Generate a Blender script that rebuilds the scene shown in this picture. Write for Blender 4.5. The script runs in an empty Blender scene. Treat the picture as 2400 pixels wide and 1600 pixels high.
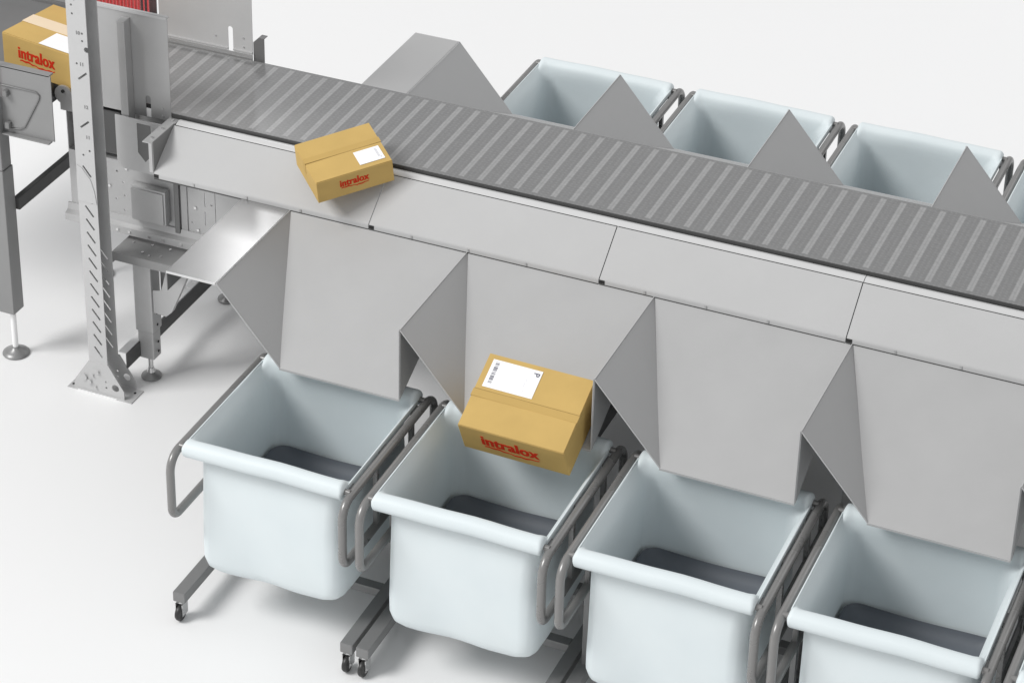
import bpy, bmesh, math, random
from mathutils import Vector, Matrix
random.seed(7)
scene = bpy.context.scene
col = scene.collection
R = math.radians

# ------------------------------------------------------------------ materials
def new_mat(name):
    m = bpy.data.materials.new(name); m.use_nodes = True
    nt = m.node_tree; b = nt.nodes['Principled BSDF']
    return m, nt, b
def N(nt, typ, **kw):
    n = nt.nodes.new(typ)
    for k, v in kw.items(): setattr(n, k, v)
    return n
def metal(name, c, rough=.42, metallic=.35, var=.05, spec=.5, brush=None, tint=(1, 1, 1)):
    """painted / brushed sheet metal: fine brushing and a faint large-scale mottling"""
    m, nt, b = new_mat(name)
    tc = N(nt, 'ShaderNodeTexCoord')
    mp = N(nt, 'ShaderNodeMapping'); mp.inputs['Scale'].default_value = brush or (3, 3, 3)
    nt.links.new(tc.outputs['Object'], mp.inputs['Vector'])
    nz = N(nt, 'ShaderNodeTexNoise'); nz.inputs['Scale'].default_value = 1.0 if brush else 1.6
    nz.inputs['Detail'].default_value = 6; nz.inputs['Roughness'].default_value = .6
    nt.links.new(mp.outputs['Vector'], nz.inputs['Vector'])
    cr = N(nt, 'ShaderNodeValToRGB')
    cr.color_ramp.elements[0].position = .3; cr.color_ramp.elements[1].position = .7
    cr.color_ramp.elements[0].color = tuple(c*(1-var)*t for t in tint)+(1,)
    cr.color_ramp.elements[1].color = tuple(c*(1+var)*t for t in tint)+(1,)
    nt.links.new(nz.outputs['Fac'], cr.inputs['Fac'])
    nt.links.new(cr.outputs['Color'], b.inputs['Base Color'])
    mr = N(nt, 'ShaderNodeMapRange'); mr.inputs['To Min'].default_value = rough*.85; mr.inputs['To Max'].default_value = rough*1.15
    nt.links.new(nz.outputs['Fac'], mr.inputs['Value']); nt.links.new(mr.outputs['Result'], b.inputs['Roughness'])
    b.inputs['Metallic'].default_value = metallic
    b.inputs['Specular IOR Level'].default_value = spec
    return m
M = {}
M['chute'] = metal('sheet_steel_matt', .45, .5, .15, .02, spec=.3)
M['tray'] = metal('sheet_steel_slide', .50, .62, 0, .02, spec=.15)
M['rail'] = metal('bright_steel_rail', .68, .25, .15, .02)
M['cover'] = metal('polished_cover_steel', .40, .17, .6, .04)
M['frame'] = metal('galvanised_frame', .49, .42, .3, .05)
M['post'] = metal('galvanised_post', .56, .45, .25, .04)
M['guard'] = metal('guard_sheet', .43, .38, .35, .05)
M['darkmetal'] = metal('dark_grey_metal', .20, .45, .3, .06)  # even dark grey for brackets, clamps and other small parts
M['infeed'] = metal('grey_infeed_paint', .28, .45, .2, .04)
M['tube'] = metal('grey_tube_paint', .235, .28, .25, .03, tint=(1, .985, .97))
M['beam'] = metal('grey_box_section_paint', .225, .33, .2, .03)
M['zinc'] = metal('zinc_plated', .7, .22, .85, .04)
M['foot'] = metal('cast_foot', .27, .35, .3, .05)
M['black'] = metal('black_plastic', .028, .4, 0, .1)
M['brace'] = metal('dark_brace', .075, .45, .2, .08)
M['hole'] = metal('dark_gap', .02, .8, 0, .05)
M['tub_shade'] = metal('painted_tub_shade', .12, .6, 0, .1, tint=(.85, .95, 1.1))  # dark colour that paints the shade inside the tubs

def floor_mat():
    m, nt, b = new_mat('white_studio_floor')
    tc = N(nt, 'ShaderNodeTexCoord')
    nz = N(nt, 'ShaderNodeTexNoise'); nz.inputs['Scale'].default_value = .35; nz.inputs['Detail'].default_value = 4
    nt.links.new(tc.outputs['Object'], nz.inputs['Vector'])
    cr = N(nt, 'ShaderNodeValToRGB')
    cr.color_ramp.elements[0].color = (.85, .85, .85, 1); cr.color_ramp.elements[1].color = (.88, .88, .88, 1)
    nt.links.new(nz.outputs['Fac'], cr.inputs['Fac']); nt.links.new(cr.outputs['Color'], b.inputs['Base Color'])
    b.inputs['Roughness'].default_value = .6; b.inputs['Specular IOR Level'].default_value = .2
    return m
M['floor'] = floor_mat()

def tub_mat():
    m, nt, b = new_mat('pale_blue_white_poly')
    tc = N(nt, 'ShaderNodeTexCoord')
    nz = N(nt, 'ShaderNodeTexNoise'); nz.inputs['Scale'].default_value = 3.2; nz.inputs['Detail'].default_value = 3
    nt.links.new(tc.outputs['Object'], nz.inputs['Vector'])
    cr = N(nt, 'ShaderNodeValToRGB')
    cr.color_ramp.elements[0].position = .3; cr.color_ramp.elements[1].position = .7
    cr.color_ramp.elements[0].color = (.70, .765, .785, 1); cr.color_ramp.elements[1].color = (.735, .795, .81, 1)
    nt.links.new(nz.outputs['Fac'], cr.inputs['Fac']); nt.links.new(cr.outputs['Color'], b.inputs['Base Color'])
    b.inputs['Roughness'].default_value = .5; b.inputs['Specular IOR Level'].default_value = .35
    bp = N(nt, 'ShaderNodeBump'); bp.inputs['Strength'].default_value = .12; bp.inputs['Distance'].default_value = .03
    nt.links.new(nz.outputs['Fac'], bp.inputs['Height']); nt.links.new(bp.outputs['Normal'], b.inputs['Normal'])
    return m
M['tub'] = tub_mat()

def card_mat(name, c, v=.05):
    m, nt, b = new_mat(name)
    tc = N(nt, 'ShaderNodeTexCoord')
    mp = N(nt, 'ShaderNodeMapping'); mp.inputs['Scale'].default_value = (4, 4, 9)
    nt.links.new(tc.outputs['Object'], mp.inputs['Vector'])
    nz = N(nt, 'ShaderNodeTexNoise'); nz.inputs['Scale'].default_value = 1.7; nz.inputs['Detail'].default_value = 8
    nt.links.new(mp.outputs['Vector'], nz.inputs['Vector'])
    cr = N(nt, 'ShaderNodeValToRGB')
    cr.color_ramp.elements[0].position = .3; cr.color_ramp.elements[1].position = .7
    cr.color_ramp.elements[0].color = tuple(x*(1-v) for x in c)+(1,); cr.color_ramp.elements[1].color = tuple(min(1, x*(1+v)) for x in c)+(1,)
    nt.links.new(nz.outputs['Fac'], cr.inputs['Fac']); nt.links.new(cr.outputs['Color'], b.inputs['Base Color'])
    b.inputs['Roughness'].default_value = .75; b.inputs['Specular IOR Level'].default_value = .2
    return m
M['card'] = card_mat('brown_cardboard', (.58, .395, .138))
M['seam'] = card_mat('dark_card_seam', (.27, .17, .055), .03)  # darker brown for the joint between the flaps
M['cardtape'] = card_mat('brown_paper_tape', (.535, .36, .122), .03)
M['paletape'] = card_mat('pale_packing_tape', (.80, .66, .48), .03)
M['paper'] = card_mat('white_label_paper', (.93, .93, .93), .01)
M['ink'] = card_mat('grey_label_ink', (.12, .12, .16), .05)
M['paleink'] = card_mat('faint_label_ink', (.55, .55, .6), .05)
M['redink'] = card_mat('red_print', (.62, .035, .010), .05)
M['mark'] = card_mat('stamped_numerals', (.24, .24, .24), .05)
M['rearguard'] = metal('rear_guard_sheet', .60, .38, .2, .04)
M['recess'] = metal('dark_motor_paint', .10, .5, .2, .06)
def red_mat():
    m, nt, b = new_mat('red_paint')
    b.inputs['Base Color'].default_value = (.80, .09, .10, 1); b.inputs['Roughness'].default_value = .4
    return m
M['red'] = red_mat()
def redpanel_mat():
    m, nt, b = new_mat('red_tinted_screen')
    b.inputs['Base Color'].default_value = (.95, .38, .38, 1); b.inputs['Roughness'].default_value = .3
    b.inputs['Alpha'].default_value = .9
    return m
M['redpanel'] = redpanel_mat()

PITCH = .0812
def N_smooth(nt, v, a, b_):
    n = N(nt, 'ShaderNodeMapRange'); n.interpolation_type = 'SMOOTHSTEP'
    n.inputs['From Min'].default_value = a; n.inputs['From Max'].default_value = b_
    nt.links.new(v, n.inputs['Value']); return n.outputs['Result']
def belt_mat():
    """module belt: dark slat modules with small rollers, a lighter ribbed link band between modules"""
    m, nt, b = new_mat('grey_roller_belt')
    tc = N(nt, 'ShaderNodeTexCoord'); sp = N(nt, 'ShaderNodeSeparateXYZ')
    nt.links.new(tc.outputs['Object'], sp.inputs[0])
    def math_(op, a, bb=None, c=None):
        n = N(nt, 'ShaderNodeMath', operation=op)
        for i, v in enumerate((a, bb, c)):
            if v is None: continue
            if isinstance(v, (int, float)): n.inputs[i].default_value = v
            else: nt.links.new(v, n.inputs[i])
        return n.outputs[0]
    x, y = sp.outputs['X'], sp.outputs['Y']
    xs = math_('ADD', x, 20*PITCH*5 - .503 + PITCH*.5)
    ph = math_('MODULO', xs, PITCH)                       # stripe centre at PITCH/2
    d = math_('ABSOLUTE', math_('SUBTRACT', ph, PITCH*.5))
    stripe = math_('SUBTRACT', 1.0, N_smooth(nt, d, PITCH*.10, PITCH*.185))
    edge = math_('LESS_THAN', math_('ABSOLUTE', math_('SUBTRACT', y, .297)), .275)
    stripe = math_('MULTIPLY', stripe, edge)
    # thin centre groove of the light band
    groove = math_('LESS_THAN', d, PITCH*.02)
    # small roller pockets on the dark modules
    rx = math_('MODULO', xs, PITCH/4); ry = math_('MODULO', math_('ADD', y, 5), .0185)
    rr = math_('ADD', math_('POWER', math_('SUBTRACT', rx, PITCH/8), 2), math_('POWER', math_('SUBTRACT', ry, .00925), 2))
    dot = math_('LESS_THAN', rr, .0052**2)
    nz = N(nt, 'ShaderNodeTexNoise'); nz.inputs['Scale'].default_value = 90; nz.inputs['Detail'].default_value = 3
    nt.links.new(tc.outputs['Object'], nz.inputs['Vector'])
    v = math_('MULTIPLY_ADD', nz.outputs['Fac'], .085, .130)
    v = math_('MULTIPLY_ADD', dot, .026, v)
    nb = N(nt, 'ShaderNodeTexNoise'); nb.inputs['Scale'].default_value = 55; nb.inputs['Detail'].default_value = 2
    nt.links.new(tc.outputs['Object'], nb.inputs['Vector'])
    stripe = math_('MULTIPLY', stripe, math_('MULTIPLY_ADD', nb.outputs['Fac'], .9, .55))
    v = math_('MULTIPLY_ADD', stripe, .125, v)
    v = math_('MULTIPLY_ADD', math_('MULTIPLY', groove, stripe), -.035, v)
    cb = N(nt, 'ShaderNodeCombineColor')
    for i in range(3): nt.links.new(v, cb.inputs[i])
    nt.links.new(cb.outputs[0], b.inputs['Base Color'])
    b.inputs['Roughness'].default_value = .2; b.inputs['Specular IOR Level'].default_value = .5; b.inputs['IOR'].default_value = 2.0
    return m
M['belt'] = belt_mat()

# ------------------------------------------------------------------ mesh helpers
class B:
    def __init__(s): s.bm = bmesh.new()
    def box(s, x0, x1, y0, y1, z0, z1, mat=None, bev=0):
        t = bmesh.new(); bmesh.ops.create_cube(t, size=1)
        for v in t.verts: v.co = Vector(((x0+x1)/2+v.co.x*(x1-x0), (y0+y1)/2+v.co.y*(y1-y0), (z0+z1)/2+v.co.z*(z1-z0)))
        if bev: bmesh.ops.bevel(t, geom=t.edges[:], offset=bev, segments=2, affect='EDGES', profile=.6)
        return s._add(t, mat)
    def _add(s, t, mat=None):
        if mat is not None: t.transform(mat)
        me = bpy.data.meshes.new('t'); t.to_mesh(me); t.free(); s.bm.from_mesh(me); bpy.data.meshes.remove(me); return s
    def sheet(s, pts, th=.004, mat=None):
        """planar polygon given thickness th along its normal (towards -normal)"""
        t = bmesh.new(); p = [Vector(q) for q in pts]
        n = Vector((0, 0, 0))
        for i in range(len(p)): n += (p[i]-p[0]).cross(p[(i+1) % len(p)]-p[0])
        n.normalize()
        a = [t.verts.new(q) for q in p]; b = [t.verts.new(q-n*th) for q in p]
        t.faces.new(a); t.faces.new(b[::-1])
        for i in range(len(p)):
            j = (i+1) % len(p); t.faces.new((a[j], a[i], b[i], b[j]))
        return s._add(t, mat)
    def prism(s, prof, axis, a0, a1, mat=None):
        """closed profile extruded along axis; prof given in the other two coords (cyclic order)"""
        t = bmesh.new()
        def P(a, q):
            return {'x': (a, q[0], q[1]), 'y': (q[0], a, q[1]), 'z': (q[0], q[1], a)}[axis]
        A = [t.verts.new(P(a0, q)) for q in prof]; Bv = [t.verts.new(P(a1, q)) for q in prof]
        t.faces.new(A); t.faces.new(Bv[::-1])
        for i in range(len(prof)):
            j = (i+1) % len(prof); t.faces.new((A[j], A[i], Bv[i], Bv[j]))
        bmesh.ops.recalc_face_normals(t, faces=t.faces[:])
        return s._add(t, mat)
    def cyl(s, p0, p1, r, r1=None, n=20, caps=True):
        p0, p1 = Vector(p0), Vector(p1); r1 = r if r1 is None else r1
        t = bmesh.new(); bmesh.ops.create_cone(t, cap_ends=caps, segments=n, radius1=r, radius2=r1, depth=(p1-p0).length)
        q = (p1-p0).to_track_quat('Z', 'Y').to_matrix().to_4x4()
        return s._add(t, Matrix.Translation((p0+p1)/2) @ q)
    def lathe(s, prof, c=(0, 0, 0), n=32):
        t = bmesh.new(); rings = []
        for r, z in prof:
            rings.append([t.verts.new((c[0]+r*math.cos(2*math.pi*i/n), c[1]+r*math.sin(2*math.pi*i/n), c[2]+z)) for i in range(n)] if r > 1e-6 else [t.verts.new((c[0], c[1], c[2]+z))])
        for a, b in zip(rings, rings[1:]):
            for i in range(n):
                j = (i+1) % n
                if len(a) == 1: t.faces.new((a[0], b[j], b[i]))
                elif len(b) == 1: t.faces.new((a[i], a[j], b[0]))
                else: t.faces.new((a[i], a[j], b[j], b[i]))
        bmesh.ops.recalc_face_normals(t, faces=t.faces[:])
        return s._add(t)
    def tube(s, path, r, closed=False, n=14):
        t = bmesh.new(); P = [Vector(p) for p in path]; L = len(P); rings = []; up = None
        for i in range(L):
            a = P[(i-1) % L] if (closed or i > 0) else P[i]; b = P[(i+1) % L] if (closed or i < L-1) else P[i]
            d = (b-a).normalized()
            if up is None: up = Vector((1, 0, 0)) if abs(d.x) < .9 else Vector((0, 0, 1))
            u = (up-d*up.dot(d)).normalized(); w = d.cross(u)
            rings.append([t.verts.new(P[i]+r*(math.cos(2*math.pi*k/n)*u+math.sin(2*math.pi*k/n)*w)) for k in range(n)])
            up = u
        for i in range(L if closed else L-1):
            a, b = rings[i], rings[(i+1) % L]
            for k in range(n): t.faces.new((a[k], a[(k+1) % n], b[(k+1) % n], b[k]))
        if not closed: t.faces.new(rings[0][::-1]); t.faces.new(rings[-1])
        bmesh.ops.recalc_face_normals(t, faces=t.faces[:])
        return s._add(t)
    def build(s, name, mat, parent=None, smooth=None, bevel=None):
        me = bpy.data.meshes.new(name); s.bm.to_mesh(me); s.bm.free()
        o = bpy.data.objects.new(name, me); col.objects.link(o); me.materials.append(mat)
        if parent is not None: o.parent = parent
        if smooth is not None:
            ca = math.cos(R(smooth))
            for p in me.polygons: p.use_smooth = True
            b2 = bmesh.new(); b2.from_mesh(me)
            for e in b2.edges:
                if len(e.link_faces) == 2 and e.link_faces[0].normal.dot(e.link_faces[1].normal) < ca: e.smooth = False
            b2.to_mesh(me); b2.free()
        if bevel:
            md = o.modifiers.new('bevel', 'BEVEL'); md.width = bevel; md.segments = 2; md.limit_method = 'ANGLE'; md.angle_limit = R(40)
        return o
def each(name, mat, parent, items, smooth=None):
    """items: list of (method, args, kwargs): every one becomes a part of its own"""
    out = []
    for meth, args, kw in items:
        b = B(); getattr(b, meth)(*args, **kw); out.append(b.build(name, mat, parent, smooth=smooth))
    return out
def cut(o, cutter):
    """boolean-cut a bmesh holder out of o, keep the result as plain mesh"""
    me = bpy.data.meshes.new('cutter'); cutter.bm.to_mesh(me); cutter.bm.free()
    c = bpy.data.objects.new('cutter', me); col.objects.link(c)
    c.parent = o.parent
    md = o.modifiers.new('cut', 'BOOLEAN'); md.operation = 'DIFFERENCE'; md.solver = 'EXACT'; md.object = c
    md.use_self = True
    bpy.context.view_layer.update()
    dg = bpy.context.evaluated_depsgraph_get()
    new = bpy.data.meshes.new_from_object(o.evaluated_get(dg))
    o.modifiers.clear(); o.data = new
    bpy.data.objects.remove(c); bpy.data.meshes.remove(me)
def empty(name, loc=(0, 0, 0), rz=0):
    o = bpy.data.objects.new(name, None); col.objects.link(o); o.location = loc; o.rotation_euler = (0, 0, rz); o.empty_display_size = .1
    return o
def tag(o, label, cat, group=None, kind=None):
    if label: o['label'] = label
    if cat: o['category'] = cat
    if group: o['group'] = group
    if kind: o['kind'] = kind
    return o
def kids(o): return [c for c in bpy.data.objects if c.parent == o]
def copy_tree(o, parent=None):
    c = o.copy(); col.objects.link(c); c.parent = parent
    for ch in kids(o):
        k = copy_tree(ch, c)
    return c
def text_mesh(name, body, size, mat, parent, mtx, off=0, ext=.0006, sx=1.0, align='CENTER', space=1.0, bold=0):
    cu = bpy.data.curves.new(name+'_curve', 'FONT'); cu.body = body; cu.size = size; cu.offset = off; cu.extrude = ext
    cu.align_x = align; cu.align_y = 'CENTER'; cu.space_character = space; cu.resolution_u = 6
    t = bpy.data.objects.new('tmp_text', cu); col.objects.link(t)
    bpy.context.view_layer.update()
    dg = bpy.context.evaluated_depsgraph_get()
    me = bpy.data.meshes.new_from_object(t.evaluated_get(dg))
    bpy.data.objects.remove(t); bpy.data.curves.remove(cu)
    me.transform(Matrix.Diagonal((sx, 1, 1, 1)))
    if bold:
        bb = bmesh.new()
        for i, dx in enumerate((-bold, 0, bold)):
            m2 = me.copy(); m2.transform(Matrix.Translation((dx, 0, .00012*i))); bb.from_mesh(m2); bpy.data.meshes.remove(m2)
        bb.to_mesh(me); bb.free()
    me.transform(mtx)
    me.materials.clear(); me.materials.append(mat); me.name = name
    o = bpy.data.objects.new(name, me); col.objects.link(o); o.parent = parent
    return o

# ------------------------------------------------------------------ floor
b = B(); b.box(-60, 60, -40, 90, -.05, 0); fl = b.build('floor', M['floor']); tag(fl, None, None, kind='structure')

# ------------------------------------------------------------------ key dimensions (metres)
P = .8              # chute / cart pitch
YC = 1.1855         # centre line of the belt
ZB = 1.35           # belt top
ZP = 1.17           # top edge of the chutes
ZL = .85            # chute lip
YT = .644           # tray lower edge / chute top edge
XT = [-1.446, -.438, .570, 1.576, 2.584, 3.592]

# ------------------------------------------------------------------ sorting conveyor
conv = empty('sorting_conveyor', (0, YC-.2975, 0))
tag(conv, 'long grey roller belt conveyor with light cross stripes running between the two rows of carts', 'conveyor')
def cy(y): return y-(YC-.2975)
b = B(); b.box(-1.98, 3.6, cy(.888), cy(1.479), ZB-.03, ZB, bev=.004); b.build('belt', M['belt'], conv)
b = B(); b.box(-2.0, 3.6, cy(.884), cy(1.483), ZB-.042, ZB-.032); b.build('belt_bed', M['black'], conv)
# bright rounded side rail, in two-metre lengths
def rail_prof(m=1):
    q = [(.885, 1.28), (.885, 1.327), (.882, 1.333), (.874, 1.3365), (.862, 1.3365), (.850, 1.334), (.840, 1.330), (.834, 1.324), (.834, 1.28)]
    return [(cy(y) if m > 0 else cy(2*YC-y), z) for y, z in q]
for a, c in ((-1.444, -.441), (-.438, 1.573), (1.576, 3.59)):
    b = B(); b.prism(rail_prof(), 'x', a, c); b.build('side_rail', M['rail'], conv, smooth=40)
b = B(); b.box(-1.98, 3.59, cy(.8865), cy(.8878), 1.31, ZB-.001); b.build('belt_edge', M['brace'], conv)
# side frames (near and far) with slots and holes
def side_frame(y0, y1, near=True):
    b = B(); b.box(-1.30, 3.59, cy(y0), cy(y1), .72, 1.285)
    b.box(-1.30, 3.59, cy(y0)-(.03 if near else -.0), cy(y1)+(.03 if not near else 0), .70, .7195)
    return b.build('side_frame', M['frame'], conv)
side_frame(.900, .904); side_frame(1.467, 1.471, False)
# far apron under the far rail
b = B(); b.sheet([(-1.38, cy(1.49), 1.330), (3.59, cy(1.49), 1.330), (3.59, cy(1.725), 1.175), (-1.38, cy(1.725), 1.175)], .003)
b.build('far_apron', M['tray'], conv)
# legs under the sorting section
def leg(par, x, y, z1, s=1, w=.09, d=.08):
    b = B(); b.box(x-w/2, x+w/2, y-d/2, y+d/2, .26, z1, bev=.006)
    lg = b.build('leg', M['frame'], par)
    b = B(); b.box(x-w/2+.006, x+w/2-.006, y-d/2+.006, y+d/2-.006, .115, .259, bev=.006); b.build('leg_extension', M['frame'], lg)
    each('bolt', M['hole'], lg, [('cyl', ((x+w/2-.001, y, z), (x+w/2+.0025, y, z), .006), dict(n=10)) for z in (.15, .2, .29, .35)])
    b = B(); b.cyl((x, y, .025), (x, y, .118), .0115, n=14); b.cyl((x, y, .03), (x, y, .05), .02, .014, n=14)
    st = b.build('foot_stem', M['zinc'], lg, smooth=40)
    b = B(); b.lathe([(0, .03), (.016, .03), (.02, .022), (.045, .012), (.047, .006), (.046, 0), (0, 0)], (x, y, 0)); b.build('levelling_foot', M['foot'], lg, smooth=50)
    return lg
for lx in (.42, 1.62, 2.82):
    leg(conv, lx, cy(.86), .70); leg(conv, lx, cy(1.51), .70)
    b = B(); b.box(lx-.03, lx+.03, cy(.90), cy(1.47), .13, .20); b.build('cross_brace', M['brace'], conv)

# ------------------------------------------------------------------ feed module (left end, carries the guards)
mod = empty('feed_module', (-1.64, .88, 0))
tag(mod, 'grey steel drive end with junction box and bolted panels behind the slotted post', 'machine frame')
def mx(x): return x+1.64
def my(y): return y-.88
yp = .90
# side panel, cut with holes and vertical slots
b = B(); b.box(mx(-2.03), mx(-1.303), my(yp), my(yp+.004), .725, 1.045)
b.box(mx(-2.03), mx(-1.47), my(yp+.06), my(yp+.064), 1.045, 1.315)
b.box(mx(-2.03), mx(-1.47), my(yp+.0), my(yp+.064), 1.041, 1.046)
b.box(mx(-1.47), mx(-1.303), my(yp), my(yp+.004), 1.046, 1.235)
b.box(mx(-1.474), mx(-1.470), my(yp), my(yp+.06), 1.046, 1.235)
b.box(mx(-2.034), mx(-2.03), my(yp), my(yp+.5), .73, 1.30)
pan = b.build('side_panel', M['frame'], mod)
c = B()
for x, z in ((-1.79, .99), (-1.76, .94), (-1.755, .875), (-1.80, .85), (-1.64, .77), (-1.76, .80), (-1.463, .957), (-1.418, .822), (-1.466, .75), (-1.32, .93)):
    c.cyl((mx(x), my(yp-.02), z), (mx(x), my(yp+.03), z), .0055, n=10)
for z0, z1 in ((.915, .985), (.822, .889)): c.box(mx(-1.355), mx(-1.349), my(yp-.02), my(yp+.03), z0, z1)
cut(pan, c)
# lower channel lip
b = B(); b.prism([(my(.9), .72), (my(.9), .775), (my(.893), .775), (my(.886), .745), (my(.862), .735), (my(.862), .70), (my(.868), .70), (my(.868), .728), (my(.894), .738)], 'x', mx(-2.05), mx(-1.303))
b.build('lower_channel', M['frame'], mod)
each('tab', M['zinc'], mod, [('box', (mx(x-.006), mx(x+.006), my(.858), my(.8615), .712, .722), {}) for x in (-1.95, -1.78, -1.72, -1.62, -1.55, -1.46, -1.40)])
each('screw', M['zinc'], mod, [('cyl', ((mx(x), my(.894), z), (mx(x), my(.8998), z), .0065), dict(n=12)) for x, z in ((-1.99, .80), (-1.99, 1.00), (-1.93, .86), (-1.83, .91), (-1.74, 1.015), (-1.34, .78), (-1.40, .90), (-1.39, .79))])
b = B(); b.box(mx(-1.99), mx(-1.93), my(.893), my(.8995), 1.13, 1.27, bev=.003); b.build('access_cover', M['guard'], mod)
b = B(); b.cyl((mx(-1.955), my(.885), 1.02), (mx(-1.955), my(.8998), 1.02), .016, n=18); b.build('cable_gland', M['zinc'], mod, smooth=40)
# junction box
jb = B(); jb.box(mx(-1.705), mx(-1.525), my(.855), my(.8995), .79, .965, bev=.012); jbo = jb.build('junction_box', M['frame'], mod, smooth=40)
b = B(); b.box(mx(-1.695), mx(-1.535), my(.849), my(.8545), .80, .955, bev=.002); b.build('box_cover', M['guard'], jbo)
each('screw', M['zinc'], jbo, [('cyl', ((mx(x), my(.892), z), (mx(x), my(.8995), z), .006), dict(n=10)) for x, z in ((-1.715, .84), (-1.715, .92))])
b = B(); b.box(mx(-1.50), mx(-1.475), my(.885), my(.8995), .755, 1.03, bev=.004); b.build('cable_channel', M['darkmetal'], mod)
b = B(); b.box(mx(-1.470), mx(-1.440), my(.895), my(.8995), .745, 1.03); b.build('cover_strip', M['guard'], mod)
# recess above: motor housing, eye brackets, cable clip
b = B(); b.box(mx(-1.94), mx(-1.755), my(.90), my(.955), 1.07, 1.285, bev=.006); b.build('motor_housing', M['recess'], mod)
for z in (1.12, 1.23):
    b = B()
    pts = [(mx(-1.735)+.016*math.cos(t), my(.93), z+.018*math.sin(t)) for t in [math.pi*.5-i*math.pi/8 for i in range(9)]]
    b.tube([(mx(-1.755), my(.93), z+.018)]+pts+[(mx(-1.755), my(.93), z-.018)], .006, n=8)
    b.build('cable_eye', M['darkmetal'], mod, smooth=60)
b = B(); b.tube([(mx(-1.70), my(.885), 1.10), (mx(-1.70), my(.88), 1.135), (mx(-1.688), my(.88), 1.142), (mx(-1.678), my(.88), 1.13), (mx(-1.678), my(.88), 1.085), (mx(-1.66), my(.88), 1.075), (mx(-1.645), my(.88), 1.088)], .005, n=8)
b.build('cable_clip', M['frame'], mod, smooth=60)
# deck plate between belt and first slide, pointed bracket hanging under it
b = B(); b.box(mx(-1.50), mx(-1.452), my(.648), my(.884), 1.325, 1.329); b.box(mx(-1.468), mx(-1.452), my(.644), my(.648), 1.19, 1.329)
b.build('deck_plate', M['frame'], mod)
b = B(); b.sheet([(mx(-1.735), my(.82), 1.10), (mx(-1.70), my(.82), 1.065), (mx(-1.452), my(.82), 1.065), (mx(-1.452), my(.82), 1.322), (mx(-1.735), my(.82), 1.322)], .004)
b.build('mounting_plate', M['post'], mod)
b = B(); b.sheet([(mx(-1.585), my(.75), 1.345), (mx(-1.585), my(.75), 1.205), (mx(-1.550), my(.75), 1.165), (mx(-1.520), my(.75), 1.20), (mx(-1.520), my(.75), 1.345)], .004)
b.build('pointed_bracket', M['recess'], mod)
each('bolt', M['zinc'], mod, [('cyl', ((mx(x), my(y), 1.3285), (mx(x), my(y), 1.334), .007), dict(n=10)) for x, y in ((-1.475, .69), (-1.475, .78), (-1.475, .86))])
# shelf plate above the leg
b = B(); b.box(mx(-1.745), mx(-1.36), my(.756), my(.92), .666, .670)
b.box(mx(-1.745), mx(-1.36), my(.752), my(.756), .628, .670); b.box(mx(-1.748), mx(-1.745), my(.752), my(.92), .615, .670)
sh = b.build('shelf_plate', M['infeed'], mod)
each('rivet', M['zinc'], sh, [('cyl', ((mx(x), my(y), .670), (mx(x), my(y), .674), .006), dict(n=10)) for x, y in ((-1.70, .86), (-1.61, .87), (-1.52, .87), (-1.62, .80), (-1.58, .785), (-1.53, .80))])
leg(mod, mx(-1.627), my(.831), .627); leg(mod, mx(-1.627), my(1.555), .70)
# gusset plate on the leg and cable plate
b = B(); b.sheet([(mx(-1.578), my(.80), .485), (mx(-1.578), my(.80), .37), (mx(-1.516), my(.80), .365), (mx(-1.486), my(.80), .395), (mx(-1.39), my(.80), .62), (mx(-1.50), my(.80), .625), (mx(-1.535), my(.80), .495)], .004)
b.sheet([(mx(-1.486), my(.801), .395), (mx(-1.486), my(.826), .395), (mx(-1.39), my(.826), .62), (mx(-1.39), my(.801), .62)], .003)
b.build('gusset_plate', M['frame'], mod)
b = B(); b.box(mx(-1.565), mx(-1.505), my(.85), my(.854), .44, .60); b.build('cable_bracket', M['darkmetal'], mod)
# dark cross brace with pale perforated strip along its top
b = B(); b.box(mx(-1.662), mx(-1.655), my(.68), my(1.56), .125, .20); b.build('cross_brace', M['brace'], mod)
b = B(); b.box(mx(-1.70), mx(-1.6625), my(.68), my(1.56), .200, .204); cs = b.build('perforated_strip', M['paper'], mod)
c = B()
for i in range(11): c.box(mx(-1.694), mx(-1.67), my(.93+i*.058), my(.938+i*.058), .19, .21)
cut(cs, c)
# left end bearing plate by the infeed
b = B(); b.cyl((mx(-2.025), my(.875), 1.325), (mx(-2.025), my(.885), 1.325), .045, n=28); b.box(mx(-2.045), mx(-1.98), my(.876), my(.884), 1.25, 1.32)
b.build('bearing_plate', M['guard'], mod, smooth=40)
b = B(); b.cyl((mx(-2.025), my(.868), 1.345), (mx(-2.025), my(.8745), 1.345), .008, n=12); b.build('bearing_bolt', M['hole'], mod)
b = B(); b.cyl((mx(-2.07), my(.90), 1.315), (mx(-2.07), my(1.46), 1.315), .035, n=28); b.build('end_roller', M['black'], mod, smooth=40)

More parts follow.
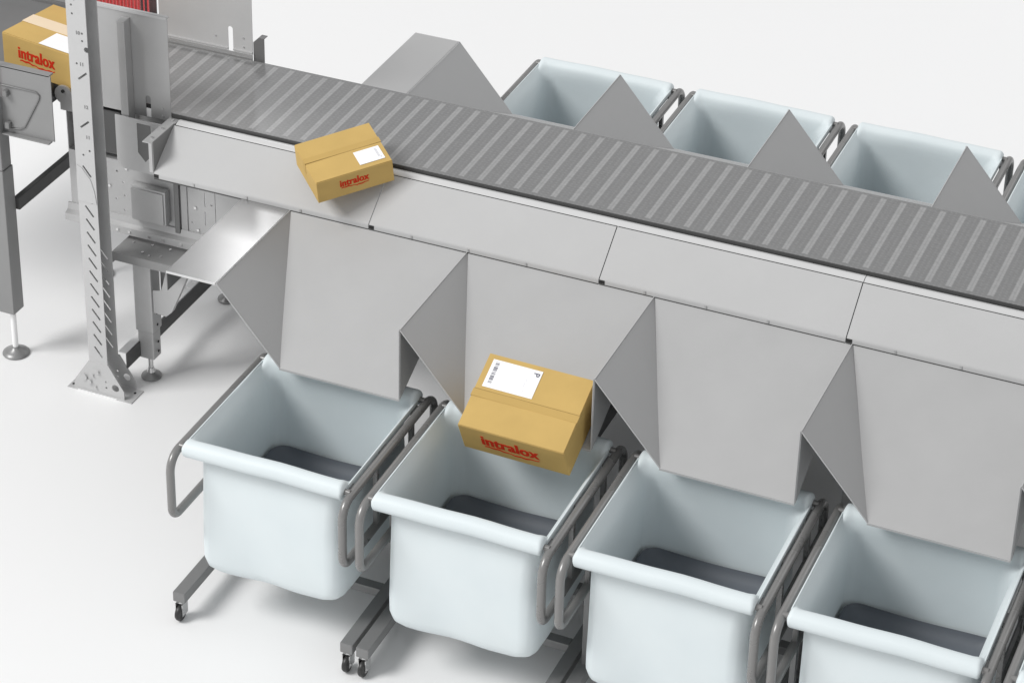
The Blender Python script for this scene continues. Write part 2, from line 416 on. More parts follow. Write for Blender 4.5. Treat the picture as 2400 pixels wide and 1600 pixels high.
# ------------------------------------------------------------------ slide trays
def rot_about(prof): return prof
TL = ['leftmost pale grey slide panel, the small carton sliding onto its right end',
      'empty pale slide panel just right of the small carton',
      'empty pale slide panel third along the belt, above the third front chute',
      'empty pale slide panel fourth along the belt, cut by the right photo edge']
for i in range(4):
    x0, x1 = XT[i]+.002, XT[i+1]-.002
    t = empty('slide_tray', ((x0+x1)/2, YT, 1.195)); h = (x1-x0)/2
    tag(t, TL[i], 'slide panel', 'sloping slide panels along the belt')
    b = B()
    # bent sheet profile in (y, z): top edge, slope, rounded nose, folded-down lip
    sl = Vector((.188, .145)).normalized(); n = Vector((-sl.y, sl.x))
    outer = [(.178, .1382), (.006, .0055), (.000, .001), (-.0045, -.004), (-.006, -.010), (-.006, -.024)]
    inner = [(-.003, -.024), (-.003, -.0105), (-.002, -.006), (.0015, -.0025), (.0075, .002), (.1795, .1358)]
    b.prism(outer+inner, 'x', -h, h)
    pn = b.build('panel', M['tray'], t, smooth=30)
    b = B(); b.box(-h, -h+.022, -.0075, -.002, -.022, -.006); b.build('joint_clip', M['hole'], t)
    each('lip_tab', M['frame'], t, [('box', (-h+.19+.252*(k-1)-.004, -h+.19+.252*(k-1)+.004, -.009, -.006, -.022, -.008), {}) for k in (1, 2, 3)])
    b = B(); b.box(-h, h, .180, .1895, .12, .1350); b.build('top_gap_shade', M['hole'], t)  # dark strip added to paint the shaded gap towards the rail
    b = B(); b.box(-h, h, -.0068, -.002, -.0300, -.0245); b.build('lower_gap_shade', M['brace'], t)  # dark strip painting the shaded gap line below the lip
    if i == 0:
        b = B(); b.sheet([(-h-.001, 0, 0), (-h-.001, .186, .143), (-h-.001, 0, .143)], .003)
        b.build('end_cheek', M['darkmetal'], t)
# long clamp strip visible under the first tray nose
b = B(); b.box(mx(-1.37), mx(-1.04), my(.86), my(.8995), 1.148, 1.158); b.build('clamp_strip', M['guard'], mod)

# ------------------------------------------------------------------ chutes
CL = {(-1, 0): 'leftmost front chute, empty, emptying over the leftmost front cart',
      (0, 0): 'front chute with the large carton sliding down it',
      (1, 0): 'empty front chute third from the left, over the third front cart',
      (2, 0): 'empty front chute fourth from the left, over the fourth front cart',
      (3, 0): 'front chute cut off by the right edge of the photo, only its left corner showing',
      (-1, 1): 'back row chute whose dark triangle adjoins the flat-topped cover, left of the first back cart',
      (0, 1): 'back row chute with its triangle in front of the leftmost back cart',
      (1, 1): 'back row chute with its triangle in front of the second back cart',
      (2, 1): 'back row chute with its triangle in front of the third back cart'}
def chute(k, back):
    t = empty('chute', (P*k, YT if not back else 2*YC-YT, ZP))
    tag(t, CL[(k, back)], 'chute', 'chutes behind the belt' if back else 'chutes in front of the belt')
    s = -1 if back else 1
    y1 = -YT*s; dz = ZL-ZP; th = .0035
    def S(pts, name, flip=False, m='chute'):
        pts = [Vector(p) for p in pts]
        b = B(); b.sheet(pts[::-1] if flip else pts, th); return b.build(name, M[m], t)
    S([(.003, 0, 0), (.2735, y1, dz), (P-.003, y1, dz), (P-.003, 0, 0)], 'slide_plate', back)
    S([(.004, y1, -.003), (.274, y1, dz+.001), (.0035, -.002*s, -.003)], 'left_wall', back)
    S([(P-.001, y1, 0), (P-.001, y1, dz), (P-.001, -.001*s, -.001)], 'right_wall', not back)
    # folded front lip along the bottom and a hemmed edge up the left wall
    b = B(); b.box(.273, P-.0012, min(y1-.0035*s, y1), max(y1-.0035*s, y1), dz-.009, dz+.0005); b.build('lip', M['tray'], t)
    each('hem', M['tray'], t, [('tube', ([(.0015, y1-.0005*s, -.0015), (.2735, y1-.0005*s, dz+.001)], .0026), dict(n=8)), ('tube', ([(.0015, 0, -.0005), (.0015, y1, -.0005)], .0022), dict(n=8)), ('tube', ([(P-.0025, y1-.0005*s, -.0015), (P-.0025, y1-.0005*s, dz+.001)], .0022), dict(n=8))], smooth=60)
    return t
for k in (-1, 0, 1, 2, 3): chute(k, 0)
for k in (-1, 0, 1, 2): chute(k, 1)
# flat end covers
def cover(back):
    s = -1 if back else 1
    t = empty('end_cover', (-.913, YT if not back else 2*YC-YT, ZP))
    tag(t, 'flat-topped dull grey end cover behind the belt at the start of the back chutes' if back else
        'shiny flat-topped end cover left of the front chutes, with a bright reflection on its top', 'end cover', 'flat end covers of the chute rows')
    m = 'cover' if not back else 'chute'
    b = B(); ys = sorted((0, -YT*s)); b.box(-.112, .110, ys[0], ys[1], -.004, 0); b.build('top_plate', M[m], t)
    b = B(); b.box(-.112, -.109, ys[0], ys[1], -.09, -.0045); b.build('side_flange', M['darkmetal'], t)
    ye = -YT*s; e = sorted((ye, ye-.003*s)); b = B(); b.box(-.112, .110, e[0], e[1], -.008, .0005); b.build('front_edge', M['rail'], t)
cover(0); cover(1)

# ------------------------------------------------------------------ carts
def rrect(hx, hy, r, n=10):
    pts = []
    for cx_, cy_, a0 in ((hx-r, hy-r, 0), (-hx+r, hy-r, 90), (-hx+r, -hy+r, 180), (hx-r, -hy+r, 270)):
        for i in range(n+1):
            a = R(a0+90*i/n); pts.append((cx_+r*math.cos(a), cy_+r*math.sin(a)))
    # subdivide straight runs
    out = []
    for i in range(len(pts)):
        p, q = pts[i], pts[(i+1) % len(pts)]; out.append(p)
        d = math.hypot(q[0]-p[0], q[1]-p[1])
        if (i+1) % (n+1) == 0:
            for k in range(1, 10): out.append((p[0]+(q[0]-p[0])*k/10, p[1]+(q[1]-p[1])*k/10))
    return out
def make_cart():
    t = empty('laundry_cart')
    # tub: one soft shell - base, walls, then over the front / back bars as a rolled rim; the sides end in a plain lip
    # level: (half width, z at the sides, half depth, z at front / back, corner radius)
    lev = [(.200, .220, .240, .220, .07), (.245, .226, .285, .226, .07), (.277, .238, .310, .238, .065), (.294, .258, .325, .258, .06), (.301, .290, .331, .290, .055),
           (.303, .36, .333, .36, .055), (.301, .46, .331, .46, .055), (.299, .56, .326, .56, .055), (.298, .64, .319, .64, .055), (.299, .70, .311, .70, .055),
           (.303, .745, .304, .745, .055), (.310, .770, .301, .772, .052), (.320, .787, .300, .790, .048)]
    for i in range(13):                                   # over the roll: centre (.335, .805), radius .034
        an = math.pi*(1-i/12*1.42); k = i/12
        lev.append((.326+.012*min(1, k*3), .796+.020*min(1, k*3)-.012*max(0, k-.4), .335+.034*math.cos(an), .805+.034*math.sin(an), .044-.034*min(1, k*1.6)))
    bm = bmesh.new(); rings = []
    def ring(hx, zs, hy, zf, r):
        out = []
        pts = rrect(hx, hy, r)
        for (x, y) in pts:
            # weight of the front / back profile: 1 along the front and back, falling to 0 round the corner
            ey = max(0.0, (abs(y)-(hy-r))/r) if r > 0 else 0
            w = ey*ey*(3-2*ey)
            z = zs+(zf-zs)*w
            k = max(0, min(1, (.74-z)/.35))
            dx = .008*math.sin(7*y+5*z+1.3)*k*(1 if abs(x) > hx*.9 else 0)
            dy = (.010*math.sin(8.5*x+4*z+.6)+.004*math.sin(23*x+9*z))*k*(1 if abs(y) > hy*.9 else 0)
            dz = (-.010*math.sin(9*x+.9)-(.010*math.cos(8*x+2) if y < 0 else 0))*math.exp(-((z-.25)/.06)**2)
            if z > .77: dz += (.0022*math.sin(9*x+1)+.0012*math.sin(23*x))*w+.0015*math.sin(12*y)*(1-w); dy += .0015*math.sin(7*x+.5)*w
            out.append(bm.verts.new((x+dx, y+dy, z+dz)))
        return out
    for l in lev: rings.append(ring(*l))
    for a_, c_ in zip(rings, rings[1:]):
        for i in range(len(a_)): bm.faces.new((a_[i], a_[(i+1) % len(a_)], c_[(i+1) % len(a_)], c_[i]))
    bm.faces.new(rings[0][::-1])
    bmesh.ops.recalc_face_normals(bm, faces=bm.faces[:])
    me = bpy.data.meshes.new('tub'); bm.to_mesh(me); bm.free()
    for p in me.polygons: p.use_smooth = True
    tub = bpy.data.objects.new('tub', me); col.objects.link(tub); me.materials.append(M['tub']); tub.parent = t
    md = tub.modifiers.new('thick', 'SOLIDIFY'); md.thickness = .004; md.offset = 0
    for s in (-1, 1):
        b = B(); b.cyl((-.362, s*.335, .803), (.362, s*.335, .803), .012, n=12); b.build('rim_bar', M['tube'], tub, smooth=50)
    # dark dished pad, added to paint the shade in the tub bottom
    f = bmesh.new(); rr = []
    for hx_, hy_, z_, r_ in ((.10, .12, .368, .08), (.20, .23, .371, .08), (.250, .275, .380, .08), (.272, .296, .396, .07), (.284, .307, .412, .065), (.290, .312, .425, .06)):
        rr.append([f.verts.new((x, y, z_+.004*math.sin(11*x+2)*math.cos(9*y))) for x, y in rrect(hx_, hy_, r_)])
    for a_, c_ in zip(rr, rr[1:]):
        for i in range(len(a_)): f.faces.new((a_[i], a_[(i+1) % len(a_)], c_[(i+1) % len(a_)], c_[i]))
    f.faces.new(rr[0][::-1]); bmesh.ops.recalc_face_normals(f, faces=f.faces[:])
    b = B(); b._add(f); b.build('shade_pad', M['tub_shade'], tub, smooth=80)
    # side frames
    for s in (-1, 1):
        x = s*.365; y0, y1, z0, z1, r = -.412, .412, .512, .793, .07
        path = []
        for cy_, cz_, a0 in ((y1-r, z1-r, 0), (y0+r, z1-r, 90), (y0+r*.7, z0+r*.7, 180), (y1-r*.7, z0+r*.7, 270)):
            rad = r if a0 < 180 else r*.7
            for i in range(9):
                a = R(a0+90*i/8); path.append((x, cy_+rad*math.cos(a), cz_+rad*math.sin(a)))
        b = B(); b.tube(path, .0170, closed=True, n=18); hf = b.build('handle_frame', M['tube'], t, smooth=60)
        b = B(); b.box(x-.003, x+.003, -.12, y1-.02, .60, .66); b.build('mid_bar', M['beam'], hf)
        each('side_post', M['tube'], hf, [('box', (x-.009, x+.009, yy-.010, yy+.010, .51, .78), {}) for yy in (-.12, .20)])
        xi = x-s*.024
        each('rim_clamp', M['darkmetal'], hf, [('box', (min(xi, x), max(xi, x), yy-.03, yy+.03, .775, .800), dict(bev=.003)) for yy in (-.30, -.02, .27)])
        b = B(); xi2 = x-s*.0255; b.box(xi2-.0022, xi2+.0022, -.31, .31, .790, .818); b.build('liner_edge', M['tub'], hf)
        xl = s*.366
        b = B(); b.box(xl-.0265, xl+.0265, -.395, .395, .090, .135, bev=.004); lg = b.build('base_beam', M['beam'], t)
        each('upright', M['beam'], lg, [('box', (xl-.010, xl+.010, yy-.012, yy+.012, .134, .505), {}) for yy in ((-.11, .20) if s < 0 else (.20,))])
        for yy in (-.368, .352):
            cst = B(); cst.cyl((xl, yy, .082), (xl, yy, .0898), .021, n=18)
            cst.box(xl-.0165, xl-.0135, yy-.030, yy+.014, .026, .082); cst.box(xl+.0135, xl+.0165, yy-.030, yy+.014, .026, .082)
            cst.box(xl-.0165, xl+.0165, yy-.018, yy+.018, .077, .0825)
            cst.cyl((xl-.019, yy-.016, .0355), (xl+.019, yy-.016, .0355), .006, n=12)
            co = cst.build('caster', M['zinc'], t, smooth=40)
            w = B(); q = [(0, -.012), (.026, -.012), (.032, -.010), (.0350, -.005), (.0355, 0), (.0350, .005), (.032, .010), (.026, .012), (0, .012)]
            w.lathe(q, n=28)
            for v in w.bm.verts: v.co = Vector((xl+v.co.z, yy-.016+v.co.y, .0356+v.co.x))
            bmesh.ops.recalc_face_normals(w.bm, faces=w.bm.faces[:])
            w.build('wheel', M['black'], co, smooth=40)
    each('cross_beam', M['beam'], t, [('box', (-.338, .338, yy, yy+.045, .094, .131), dict(bev=.003)) for yy in (-.035, .30)])
    return t
XC0 = -.2955
FL = ['leftmost front cart, pale blue tub with its whole left handle standing clear of its neighbours',
      'front cart with the large carton dropping into its pale blue tub',
      'empty front cart third from the left, pale blue tub cut by the bottom photo edge',
      'empty front cart fourth from the left, pale blue tub near the bottom right corner',
      'front cart at the bottom right corner of the photo, only a sliver of handle showing']
BL = ['leftmost back cart, just right of the flat-topped cover behind the belt',
      'second back cart from the left, between two chute triangles behind the belt',
      'third back cart from the left behind the belt, farthest right one shown nearly whole',
      'back cart cut off by the right edge of the photo behind the belt']
proto = None
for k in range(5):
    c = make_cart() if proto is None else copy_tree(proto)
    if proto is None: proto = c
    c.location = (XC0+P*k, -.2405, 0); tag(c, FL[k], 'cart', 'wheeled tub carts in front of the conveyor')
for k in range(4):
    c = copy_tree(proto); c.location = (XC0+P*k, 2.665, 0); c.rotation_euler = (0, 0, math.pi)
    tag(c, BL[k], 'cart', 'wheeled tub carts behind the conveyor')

# ------------------------------------------------------------------ slotted post
post = empty('slotted_post', (-1.762, .655, 0))
tag(post, 'tall pale grey slotted steel post standing on a flared bolted base plate', 'post')
b = B(); b.prism([(-.048, -.047), (.046, -.047), (.046, -.043), (-.044, -.043), (-.044, .043), (.046, .043), (.046, .047), (-.048, .047)], 'z', .155, 2.5)
pc = b.build('column', M['post'], post)
c = B()
def slot(x, z, ang, L=.062, w=.009):
    m = Matrix.Translation((x, -.045, z)) @ Matrix.Rotation(R(ang), 4, 'Y')
    c.box(-L/2, L/2, -.02, .02, -w/2, w/2, mat=m)
for i in range(15): slot(.004, .225+i*.0655, 52)
slot(.008, 1.37, -40, .055); slot(.012, 1.60-.0, -40, .055)
for x, z in ((-.022, 1.925), (-.020, 1.885), (.022, 1.80), (.021, 1.765), (-.012, 1.655), (.024, 1.245), (-.008, 1.22)): c.cyl((x, -.07, z), (x, -.02, z), .0055, n=10)
c.cyl((.040, -.07, 1.727), (.040, -.02, 1.727), .013, n=16)
# rear flange: tabs seen as short bright slots
for i in range(8):
    m = Matrix.Translation((.004, .045, .225+i*.0655)) @ Matrix.Rotation(R(52), 4, 'Y'); c.box(-.03, .03, -.02, .02, -.004, .004, mat=m)
cut(pc, c)
for n_, x_, z_ in (('9', -.006, 1.955), ('10', .002, 1.80), ('11', .012, 1.655), ('12', .020, 1.455), ('11', .020, 1.31)):
    text_mesh('numerals', n_, .022, M['mark'], post, Matrix.Translation((x_, -.0478, z_)) @ Matrix.Rotation(R(90), 4, 'X'), off=.0006, ext=.0004)
# strap plate overlapping the column and flared feet
b = B(); b.sheet([(-.048, -.0498, 1.11), (-.048, -.0498, .99), (.044, -.0498, .99), (.036, -.0498, 1.05), (.020, -.0498, 1.105), (-.020, -.0498, 1.155), (-.044, -.0498, 1.165)], .0025)
b.build('strap_plate', M['post'], post)
def foot_plate(y, th, name):
    b = B(); b.sheet([(-.052, y, .165), (-.125, y, .055), (-.135, y, .004), (.125, y, .004), (.125, y, .045), (.050, y, .165)], th)
    o = b.build(name, M['post'], post)
    c = B(); c.cyl((.082, y-.03, .055), (.082, y+.03, .055), .018, n=20)
    for x, z in ((.034, .075), (.034, .045)): c.cyl((x, y-.03, z), (x, y+.03, z), .0055, n=10)
    cut(o, c)
    return o
f1 = foot_plate(-.0485, .004, 'front_gusset'); f2 = foot_plate(.0515, .004, 'rear_gusset')
each('bolt', M['post'], f1, [('cyl', ((x, -.0575, z), (x, -.0488, z), r), dict(n=12)) for x, z, r in ((-.078, .075, .017), (-.050, .058, .012), (-.004, .118, .008), (-.032, .095, .006), (-.02, .035, .006))])
b = B(); b.box(-.165, .166, -.058, .052, 0, .0045); bp_ = b.build('base_plate', M['post'], post)
b = B(); b.box(-.11, .09, -.0595, -.0582, .0015, .006); b.build('weld_line', M['paper'], bp_)
each('bolt', M['hole'], bp_, [('cyl', ((x, y, .0046), (x, y, .006), .006), dict(n=12)) for x, y in ((-.15, -.03), (.14, .02))])

# ------------------------------------------------------------------ guards
g = empty('side_guard', (-1.667, .882, 1.31))
tag(g, 'grey upright guard sheet with a vertical stiffener, just right of the slotted post', 'guard panel')
b = B(); b.box(-.178, .176, 0, .004, 0, .492); gp = b.build('sheet', M['guard'], g)
c = B(); c.cyl((.066, -.03, .090), (.066, .03, .090), .0125, n=16); c.box(.0535, .0785, -.03, .03, -.01, .090)
cut(gp, c)
b = B(); b.box(-.178, .176, .0045, .02, .486, .494, bev=.002); b.box(-.178, .176, -.006, -.0003, .484, .494); b.build('top_flange', M['tray'], g)
b = B(); b.box(-.041, -.004, -.052, -.0005, -.185, .460, bev=.002); b.build('stiffener', M['guard'], g)
each('rivet', M['frame'], g, [('cyl', ((x, -.0035, z), (x, -.0003, z), .005), dict(n=10)) for x, z in ((.135, .055), (.135, .02))])
b = B(); b.box(.0545, .0775, .0006, .0034, .0, .042); b.build('slot_slide', M['paper'], g)
b = B(); b.box(.0545, .0775, .0010, .0034, .0425, .062); b.build('slot_black_piece', M['hole'], g)  # black piece across the middle of the slot
b = B(); b.box(.050, .082, .0045, .008, .0625, .11); b.build('slot_backing', M['infeed'], g)
g2 = empty('rear_guard', (-1.63, 1.49, 1.37))
tag(g2, 'tall grey guard sheet with one white slot on the far side of the belt start', 'guard panel')
b = B(); b.box(-.26, .214, 0, .004, .0, .55); gp = b.build('sheet', M['rearguard'], g2)
c = B(); c.cyl((.104, -.03, .107), (.104, .03, .107), .0125, n=16); c.box(.0915, .1165, -.03, .03, -.01, .107); cut(gp, c)
b = B(); b.box(-.26, .214, -.004, .0, -.06, -.001); b.build('skirt', M['guard'], g2)
each('hem', M['tray'], g2, [('box', (-.26, .0905, -.006, -.0005, .006, .013), {}), ('box', (.1175, .214, -.006, -.0005, .006, .013), {})])
each('rivet', M['zinc'], g2, [('cyl', ((x, -.003, z), (x, -.0003, z), .004), dict(n=10)) for x, z in ((.17, .075), (.17, .03), (.03, .06))])
b = B(); b.sheet([(.216, .004, .062), (.216, .004, -.03), (.270, .004, -.03), (.270, .004, .088), (.242, .004, .088)], .004); b.sheet([(.242, .0045, .0885), (.270, .0045, .0885), (.270, .04, .0885), (.242, .04, .0885)], .003)
b.build('corner_bracket', M['darkmetal'], g2)

# red safety screen beyond the first belt section
rs = empty('safety_screen', (-2.12, 1.55, 1.35))
tag(rs, 'red barred safety screen showing above the side guard at the top left', 'safety screen')
each('bar', M['red'], rs, [('box', (-.17+i*.0185, -.166+i*.0185, -.006, 0, 0, .595), {}) for i in range(15)]+[('box', (.118, .122, -.006, 0, 0, .595), {}), ('box', (.140, .146, -.008, 0, 0, .595), {})])
b = B(); b.box(-.172, .146, -.008, .002, .595, .61); b.build('top_rail', M['red'], rs)
b = B(); b.box(-.17, .098, .003, .005, 0, .594); b.build('tinted_sheet', M['redpanel'], rs)

# ------------------------------------------------------------------ infeed conveyor
inf = empty('infeed_conveyor', (-2.3, .75, 0))
tag(inf, 'dark grey infeed conveyor at the left photo edge carrying the tape-striped carton', 'conveyor')
def ix(x): return x+2.3
def iy(y): return y-.75
b = B(); b.box(ix(-3.6), ix(-1.998), iy(.74), iy(.745), 1.165, 1.482); b.box(ix(-3.6), ix(-2.005), iy(.74), iy(.775), 1.478, 1.485)
b.box(ix(-3.6), ix(-2.012), iy(.715), iy(.745), 1.158, 1.164)
b.build('side_frame', M['infeed'], inf)
b = B(); b.tube([(ix(-2.30), iy(.738), 1.392), (ix(-2.075), iy(.738), 1.392), (ix(-2.058), iy(.738), 1.378), (ix(-2.062), iy(.738), 1.36), (ix(-2.145), iy(.738), 1.205), (ix(-2.17), iy(.738), 1.19), (ix(-2.215), iy(.738), 1.185)], .0042, n=8)
b.build('pressed_rib', M['darkmetal'], inf, smooth=60)
b = B(); b.box(ix(-3.6), ix(-2.10), iy(.80), iy(1.60), 1.30, 1.35, bev=.01); b.build('belt', M['darkmetal'], inf)
b = B(); b.cyl((ix(-2.105), iy(.80), 1.318), (ix(-2.105), iy(1.58), 1.318), .032, n=24); b.build('end_roller', M['black'], inf, smooth=40)
b = B(); b.box(ix(-3.6), ix(-2.02), iy(1.612), iy(1.64), 1.20, 1.36); b.box(ix(-3.6), ix(-2.02), iy(1.612), iy(1.69), 1.361, 1.365)
b.box(ix(-3.6), ix(-2.02), iy(1.69), iy(1.695), 1.2, 1.52); b.build('far_frame', M['infeed'], inf)
b = B(); b.box(ix(-3.6), ix(-2.12), iy(.80), iy(1.6), 1.24, 1.28); b.build('under_tray', M['brace'], inf)
for yy in (.735, 1.50):
    b = B(); b.prism([(ix(-2.335), iy(yy-.04)), (ix(-2.252), iy(yy-.04)), (ix(-2.252), iy(yy+.045)), (ix(-2.335), iy(yy+.045))], 'z', .235, .975)
    lg = b.build('leg', M['infeed'], inf, bevel=.004)
    b = B(); b.prism([(ix(-2.328), iy(yy-.034)), (ix(-2.256), iy(yy-.034)), (ix(-2.256), iy(yy+.041)), (ix(-2.328), iy(yy+.041))], 'z', .976, 1.33); b.build('leg_tube', M['infeed'], lg, bevel=.004)
    b = B(); b.cyl((ix(-2.285), iy(yy+.0), .02), (ix(-2.285), iy(yy+.0), .236), .0135, n=16); b.build('foot_stem', M['paper'], lg, smooth=40)
    b = B(); b.lathe([(0, .042), (.016, .040), (.022, .030), (.045, .019), (.061, .010), (.063, .004), (.060, 0), (0, 0)], (ix(-2.285), iy(yy), 0)); b.build('levelling_foot', M['foot'], lg, smooth=50)
b = B(); b.box(ix(-2.262), ix(-2.235), iy(.782), iy(1.455), .745, .808, bev=.003); b.build('cross_brace', M['brace'], inf)
b = B(); b.cyl((ix(-2.36), iy(.685), .74), (ix(-2.36), iy(.745), .74), .035, n=24); b.build('side_knob', M['darkmetal'], inf, smooth=40)
each('leg_clamp', M['beam'], inf, [('box', (ix(-2.235), ix(-2.212), iy(.715), iy(.7385), z-.016, z+.016), dict(bev=.006)) for z in (1.205, 1.36)])
b = B(); b.cyl((ix(-2.268), iy(.725), 1.30), (ix(-2.268), iy(.725), 2.0), .0035, n=10); b.build('marker_rod', M['red'], inf, smooth=40)

# ------------------------------------------------------------------ cartons
def carton(loc, rx, rz, L, W, H, label, kind):
    t = empty('cardboard_box', loc); t.rotation_mode = 'XYZ'
    m = Matrix.Rotation(rx, 3, 'X') @ Matrix.Rotation(rz, 3, 'Z')
    t.rotation_euler = m.to_euler('XYZ')
    tag(t, label, 'box', 'brown cartons on the sorting line')
    b = B(); b.box(-L/2, L/2, -W/2, W/2, 0, H-.0030, bev=.003); body = b.build('body', M['card'], t)
    # two top flaps meeting in a seam, very slightly bowed
    for s in (-1, 1):
        f = bmesh.new(); n = 10
        g_ = [[], []]
        for i in range(n+1):
            x = -L/2+.002+(L-.004)*i/n
            for j, y in enumerate((s*.0008, s*(W/2-.002))):
                z = H+.0004+(.0016*math.sin(math.pi*i/n+s*.4) if j == 0 else 0)
                g_[j].append((x, y, z))
        A = [f.verts.new(p) for p in g_[0]]; C_ = [f.verts.new(p) for p in g_[1]]
        A2 = [f.verts.new((p[0], p[1], H-.0026)) for p in g_[0]]; C2 = [f.verts.new((p[0], p[1], H-.0026)) for p in g_[1]]
        for i in range(n):
            f.faces.new((A[i], A[i+1], C_[i+1], C_[i])); f.faces.new((A2[i+1], A2[i], C2[i], C2[i+1]))
            f.faces.new((A[i+1], A[i], A2[i], A2[i+1])); f.faces.new((C_[i], C_[i+1], C2[i+1], C2[i]))
        f.faces.new((A[0], C_[0], C2[0], A2[0])); f.faces.new((C_[-1], A[-1], A2[-1], C2[-1]))
        bmesh.ops.recalc_face_normals(f, faces=f.faces[:])
        bb = B(); bb._add(f); bb.build('flap', M['card'], t)
    zt = H+.0021
    if kind != 1:
        b = B(); b.box(-L/2-.0008, L/2+.0008, (-.030 if kind == 3 else -.004), (.002 if kind == 3 else .030), zt-.0004, zt+.0002)
        b.box(-L/2-.0012, -L/2-.0002, (-.030 if kind == 3 else -.004), (.002 if kind == 3 else .030), H-.05, zt)
        b.build('packing_tape', M['cardtape'], t)
    else:
        b = B(); b.box(-L/2-.0005, L/2+.0005, -.038, .038, zt-.0004, zt+.0004); b.box(-L/2-.0012, -L/2-.0002, -.038, .038, H-.06, zt); b.build('packing_tape', M['paletape'], t)
    if kind != 1:
        ysm = .0032 if kind == 3 else -.0052
        b = B(); b.box(-L/2+.002, L/2-.002, ysm-.0007, ysm+.0007, zt-.0006, zt+.0001); b.build('flap_seam', M['seam'], t)
    # address label
    if kind == 3: lx, ly, lw, lh = -.088, .080, .205, .125
    elif kind == 2: lx, ly, lw, lh = .090, -.068, .110, .088
    else: lx, ly, lw, lh = .085, -.107, .180, .120
    b = B(); b.box(lx-lw/2, lx+lw/2, ly-lh/2, ly+lh/2, zt+.0004, zt+.0010); lb = b.build('address_label', M['paper'], t)
    z = zt+.0011
    b = B(); rnd = random.Random(kind)
    if kind == 3:
        y = ly+lh*.42; k = 0
        while y > ly-lh*.36:
            w = rnd.choice((.0012, .002, .003)); hgt = .016 if k < 30 else .012
            b.box(lx-lw*.43, lx-lw*.43+hgt, y-w, y, z, z+.0003); y -= w+rnd.choice((.0012, .002, .004)); k += 1
    elif kind == 2:
        y = ly+lh*.38
        while y > ly-lh*.25:
            w = rnd.choice((.001, .002)); b.box(lx+lw*.28, lx+lw*.28+.010, y-w, y, z, z+.0003); y -= w+rnd.choice((.002, .003))
        b.box(lx+lw*.36, lx+lw*.42, ly-lh*.36, ly-lh*.30, z, z+.0003)
    else:
        b.box(lx+lw*.3, lx+lw*.42, ly+lh*.1, ly+lh*.35, z, z+.0003)
    b.build('barcode', M['ink'] if kind == 3 else M['paleink'], lb)
    if kind == 3:
        text_mesh('label_letter', 'P', .034, M['ink'], lb, Matrix.Translation((lx+lw*.40, ly+lh*.34, z)) @ Matrix.Rotation(R(-90), 4, 'Z'), off=.0007, ext=.0002)
        b = B()
        for dx, dy, w in ((.26, .12, .012), (.25, -.02, .02), (.27, -.3, .008)): b.box(lx+lw*dx, lx+lw*dx+.0012, ly+lh*dy-w, ly+lh*dy, z, z+.0002)
        b.build('fine_print', M['paleink'], lb)
    # red printed word with a wavy stroke under it
    s = {1: 1.12, 2: .66, 3: 1.24}[kind]; cx_ = {1: -.022, 2: -.005, 3: -.015}[kind]
    zc = H*({1: .56, 2: .60, 3: .55}[kind])
    mt = Matrix.Translation((cx_, -W/2-.0005, zc)) @ Matrix.Rotation(R(90), 4, 'X')
    wd = text_mesh('printed_word', 'intralox', .072*s, M['redink'], t, mt, off=.0008*s, ext=.0006, sx=.78, space=1.06, bold=.0022*s)
    xs_ = [v.co.x for v in wd.data.vertices]; w0, w1 = min(xs_), max(xs_)
    b = B(); f = bmesh.new(); n = 40; up = []; dn = []
    for i in range(n+1):
        q = i/n; x = w0+(w1-w0)*(.04+.94*q)
        zz = zc-.036*s+.0045*s*math.sin(2*math.pi*1.0*q+.6)+.0016*s*math.sin(2*math.pi*5*q)
        tk = (.0018+.0022*abs(math.sin(math.pi*2*q+.3)))*s
        up.append(f.verts.new((x, -W/2-.0011, zz+tk))); dn.append(f.verts.new((x, -W/2-.0011, zz-tk)))
    for i in range(n): f.faces.new((up[i], dn[i], dn[i+1], up[i+1]))
    ext_ = bmesh.ops.extrude_face_region(f, geom=f.faces[:]); 
    for v in [e for e in ext_['geom'] if isinstance(e, bmesh.types.BMVert)]: v.co.y += .0009
    bmesh.ops.recalc_face_normals(f, faces=f.faces[:])
    b._add(f); b.build('wavy_underline', M['redink'], t)
    return t
W1 = .340
a1 = -.175
ca, sa = math.cos(a1), math.sin(a1)
L1 = .434
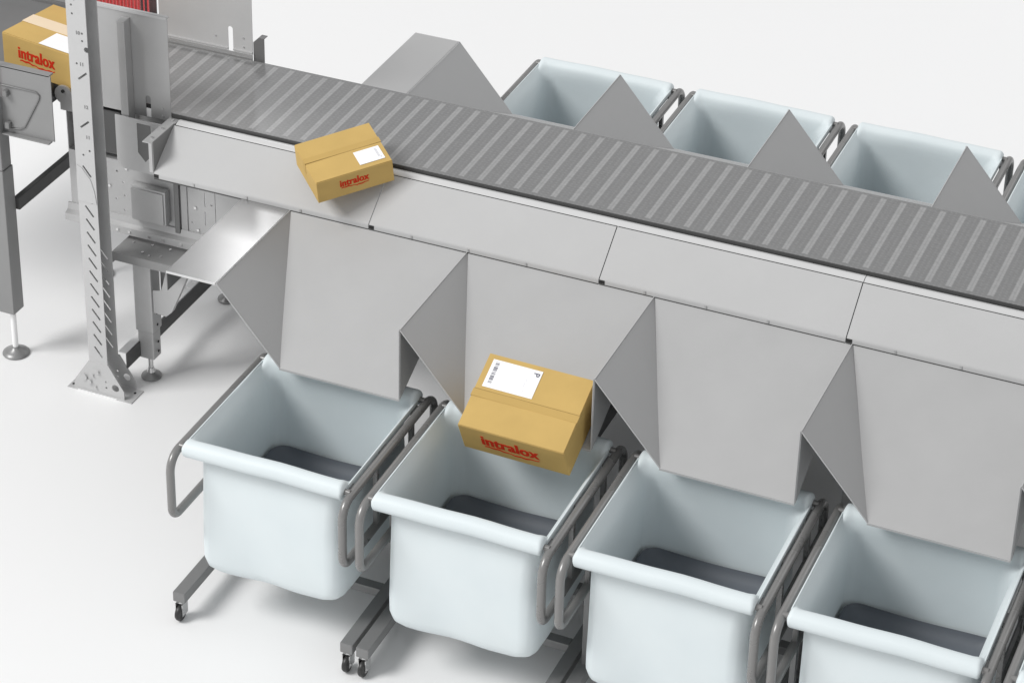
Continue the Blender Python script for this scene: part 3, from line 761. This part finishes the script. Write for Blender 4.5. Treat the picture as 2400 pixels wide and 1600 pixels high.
# front-left bottom corner of the first carton sits at (-2.379, .961)
c1 = (-2.379+ca*L1/2-sa*W1/2, .961+sa*L1/2+ca*W1/2, 1.3505)
carton(c1, 0, a1, L1, W1, .170, 'carton on the infeed conveyor with a pale tape stripe, partly hidden by the slotted post', 1)
carton((-.603, .763, 1.332), .195, .792, .331, .276, .106, 'small carton twisted diagonally across the belt edge and the first slide panel', 2)
carton((.548, .029, .872), .459, -.013, .434, .331, .165, 'large carton tilted on the second front chute, printed side down towards the cart', 3)

# ------------------------------------------------------------------ camera
cam = bpy.data.cameras.new('camera'); co = bpy.data.objects.new('camera', cam); col.objects.link(co)
co.location = (3.61252, -7.74776, 6.63221); co.rotation_euler = (1.071518, 0, .437311)
cam.sensor_width = 36; cam.lens = 6182.632/2400*36
cam.shift_x = (1200-931.324)/2400; cam.shift_y = -(800-343.615)/2400
cam.clip_end = 300; cam.clip_start = .1
scene.camera = co

# ------------------------------------------------------------------ light
w = bpy.data.worlds.new('World'); scene.world = w; w.use_nodes = True
bg = w.node_tree.nodes['Background']; bg.inputs['Color'].default_value = (.985, .99, 1, 1); bg.inputs['Strength'].default_value = .545
def area(name, loc, target, size, power, c=(1, 1, 1), sy=None):
    l = bpy.data.lights.new(name, 'AREA'); l.energy = power; l.size = size; l.color = c
    if sy: l.shape = 'RECTANGLE'; l.size_y = sy
    o = bpy.data.objects.new(name, l); col.objects.link(o); o.location = loc
    o.rotation_euler = (Vector(target)-Vector(loc)).to_track_quat('-Z', 'Y').to_euler()
    return o
area('key_softbox', (-15, -13, 21), (0, .5, .5), 10.0, 5700, (1, .995, .985))
area('strip_softbox', (-5.0, 8.0, 6.9), (-.86, .45, 1.17), .42, 11, (1, 1, 1), 1.3)
area('rear_softbox', (5.5, 10, 6.5), (5.5, 9.5, 0), 6.0, 170)

scene.render.engine = 'CYCLES'
scene.view_settings.view_transform = 'Standard'; scene.view_settings.look = 'None'
scene.view_settings.exposure = .06; scene.view_settings.gamma = 1; scene.view_settings.use_curve_mapping = False
scene.cycles.max_bounces = 8; scene.cycles.diffuse_bounces = 5
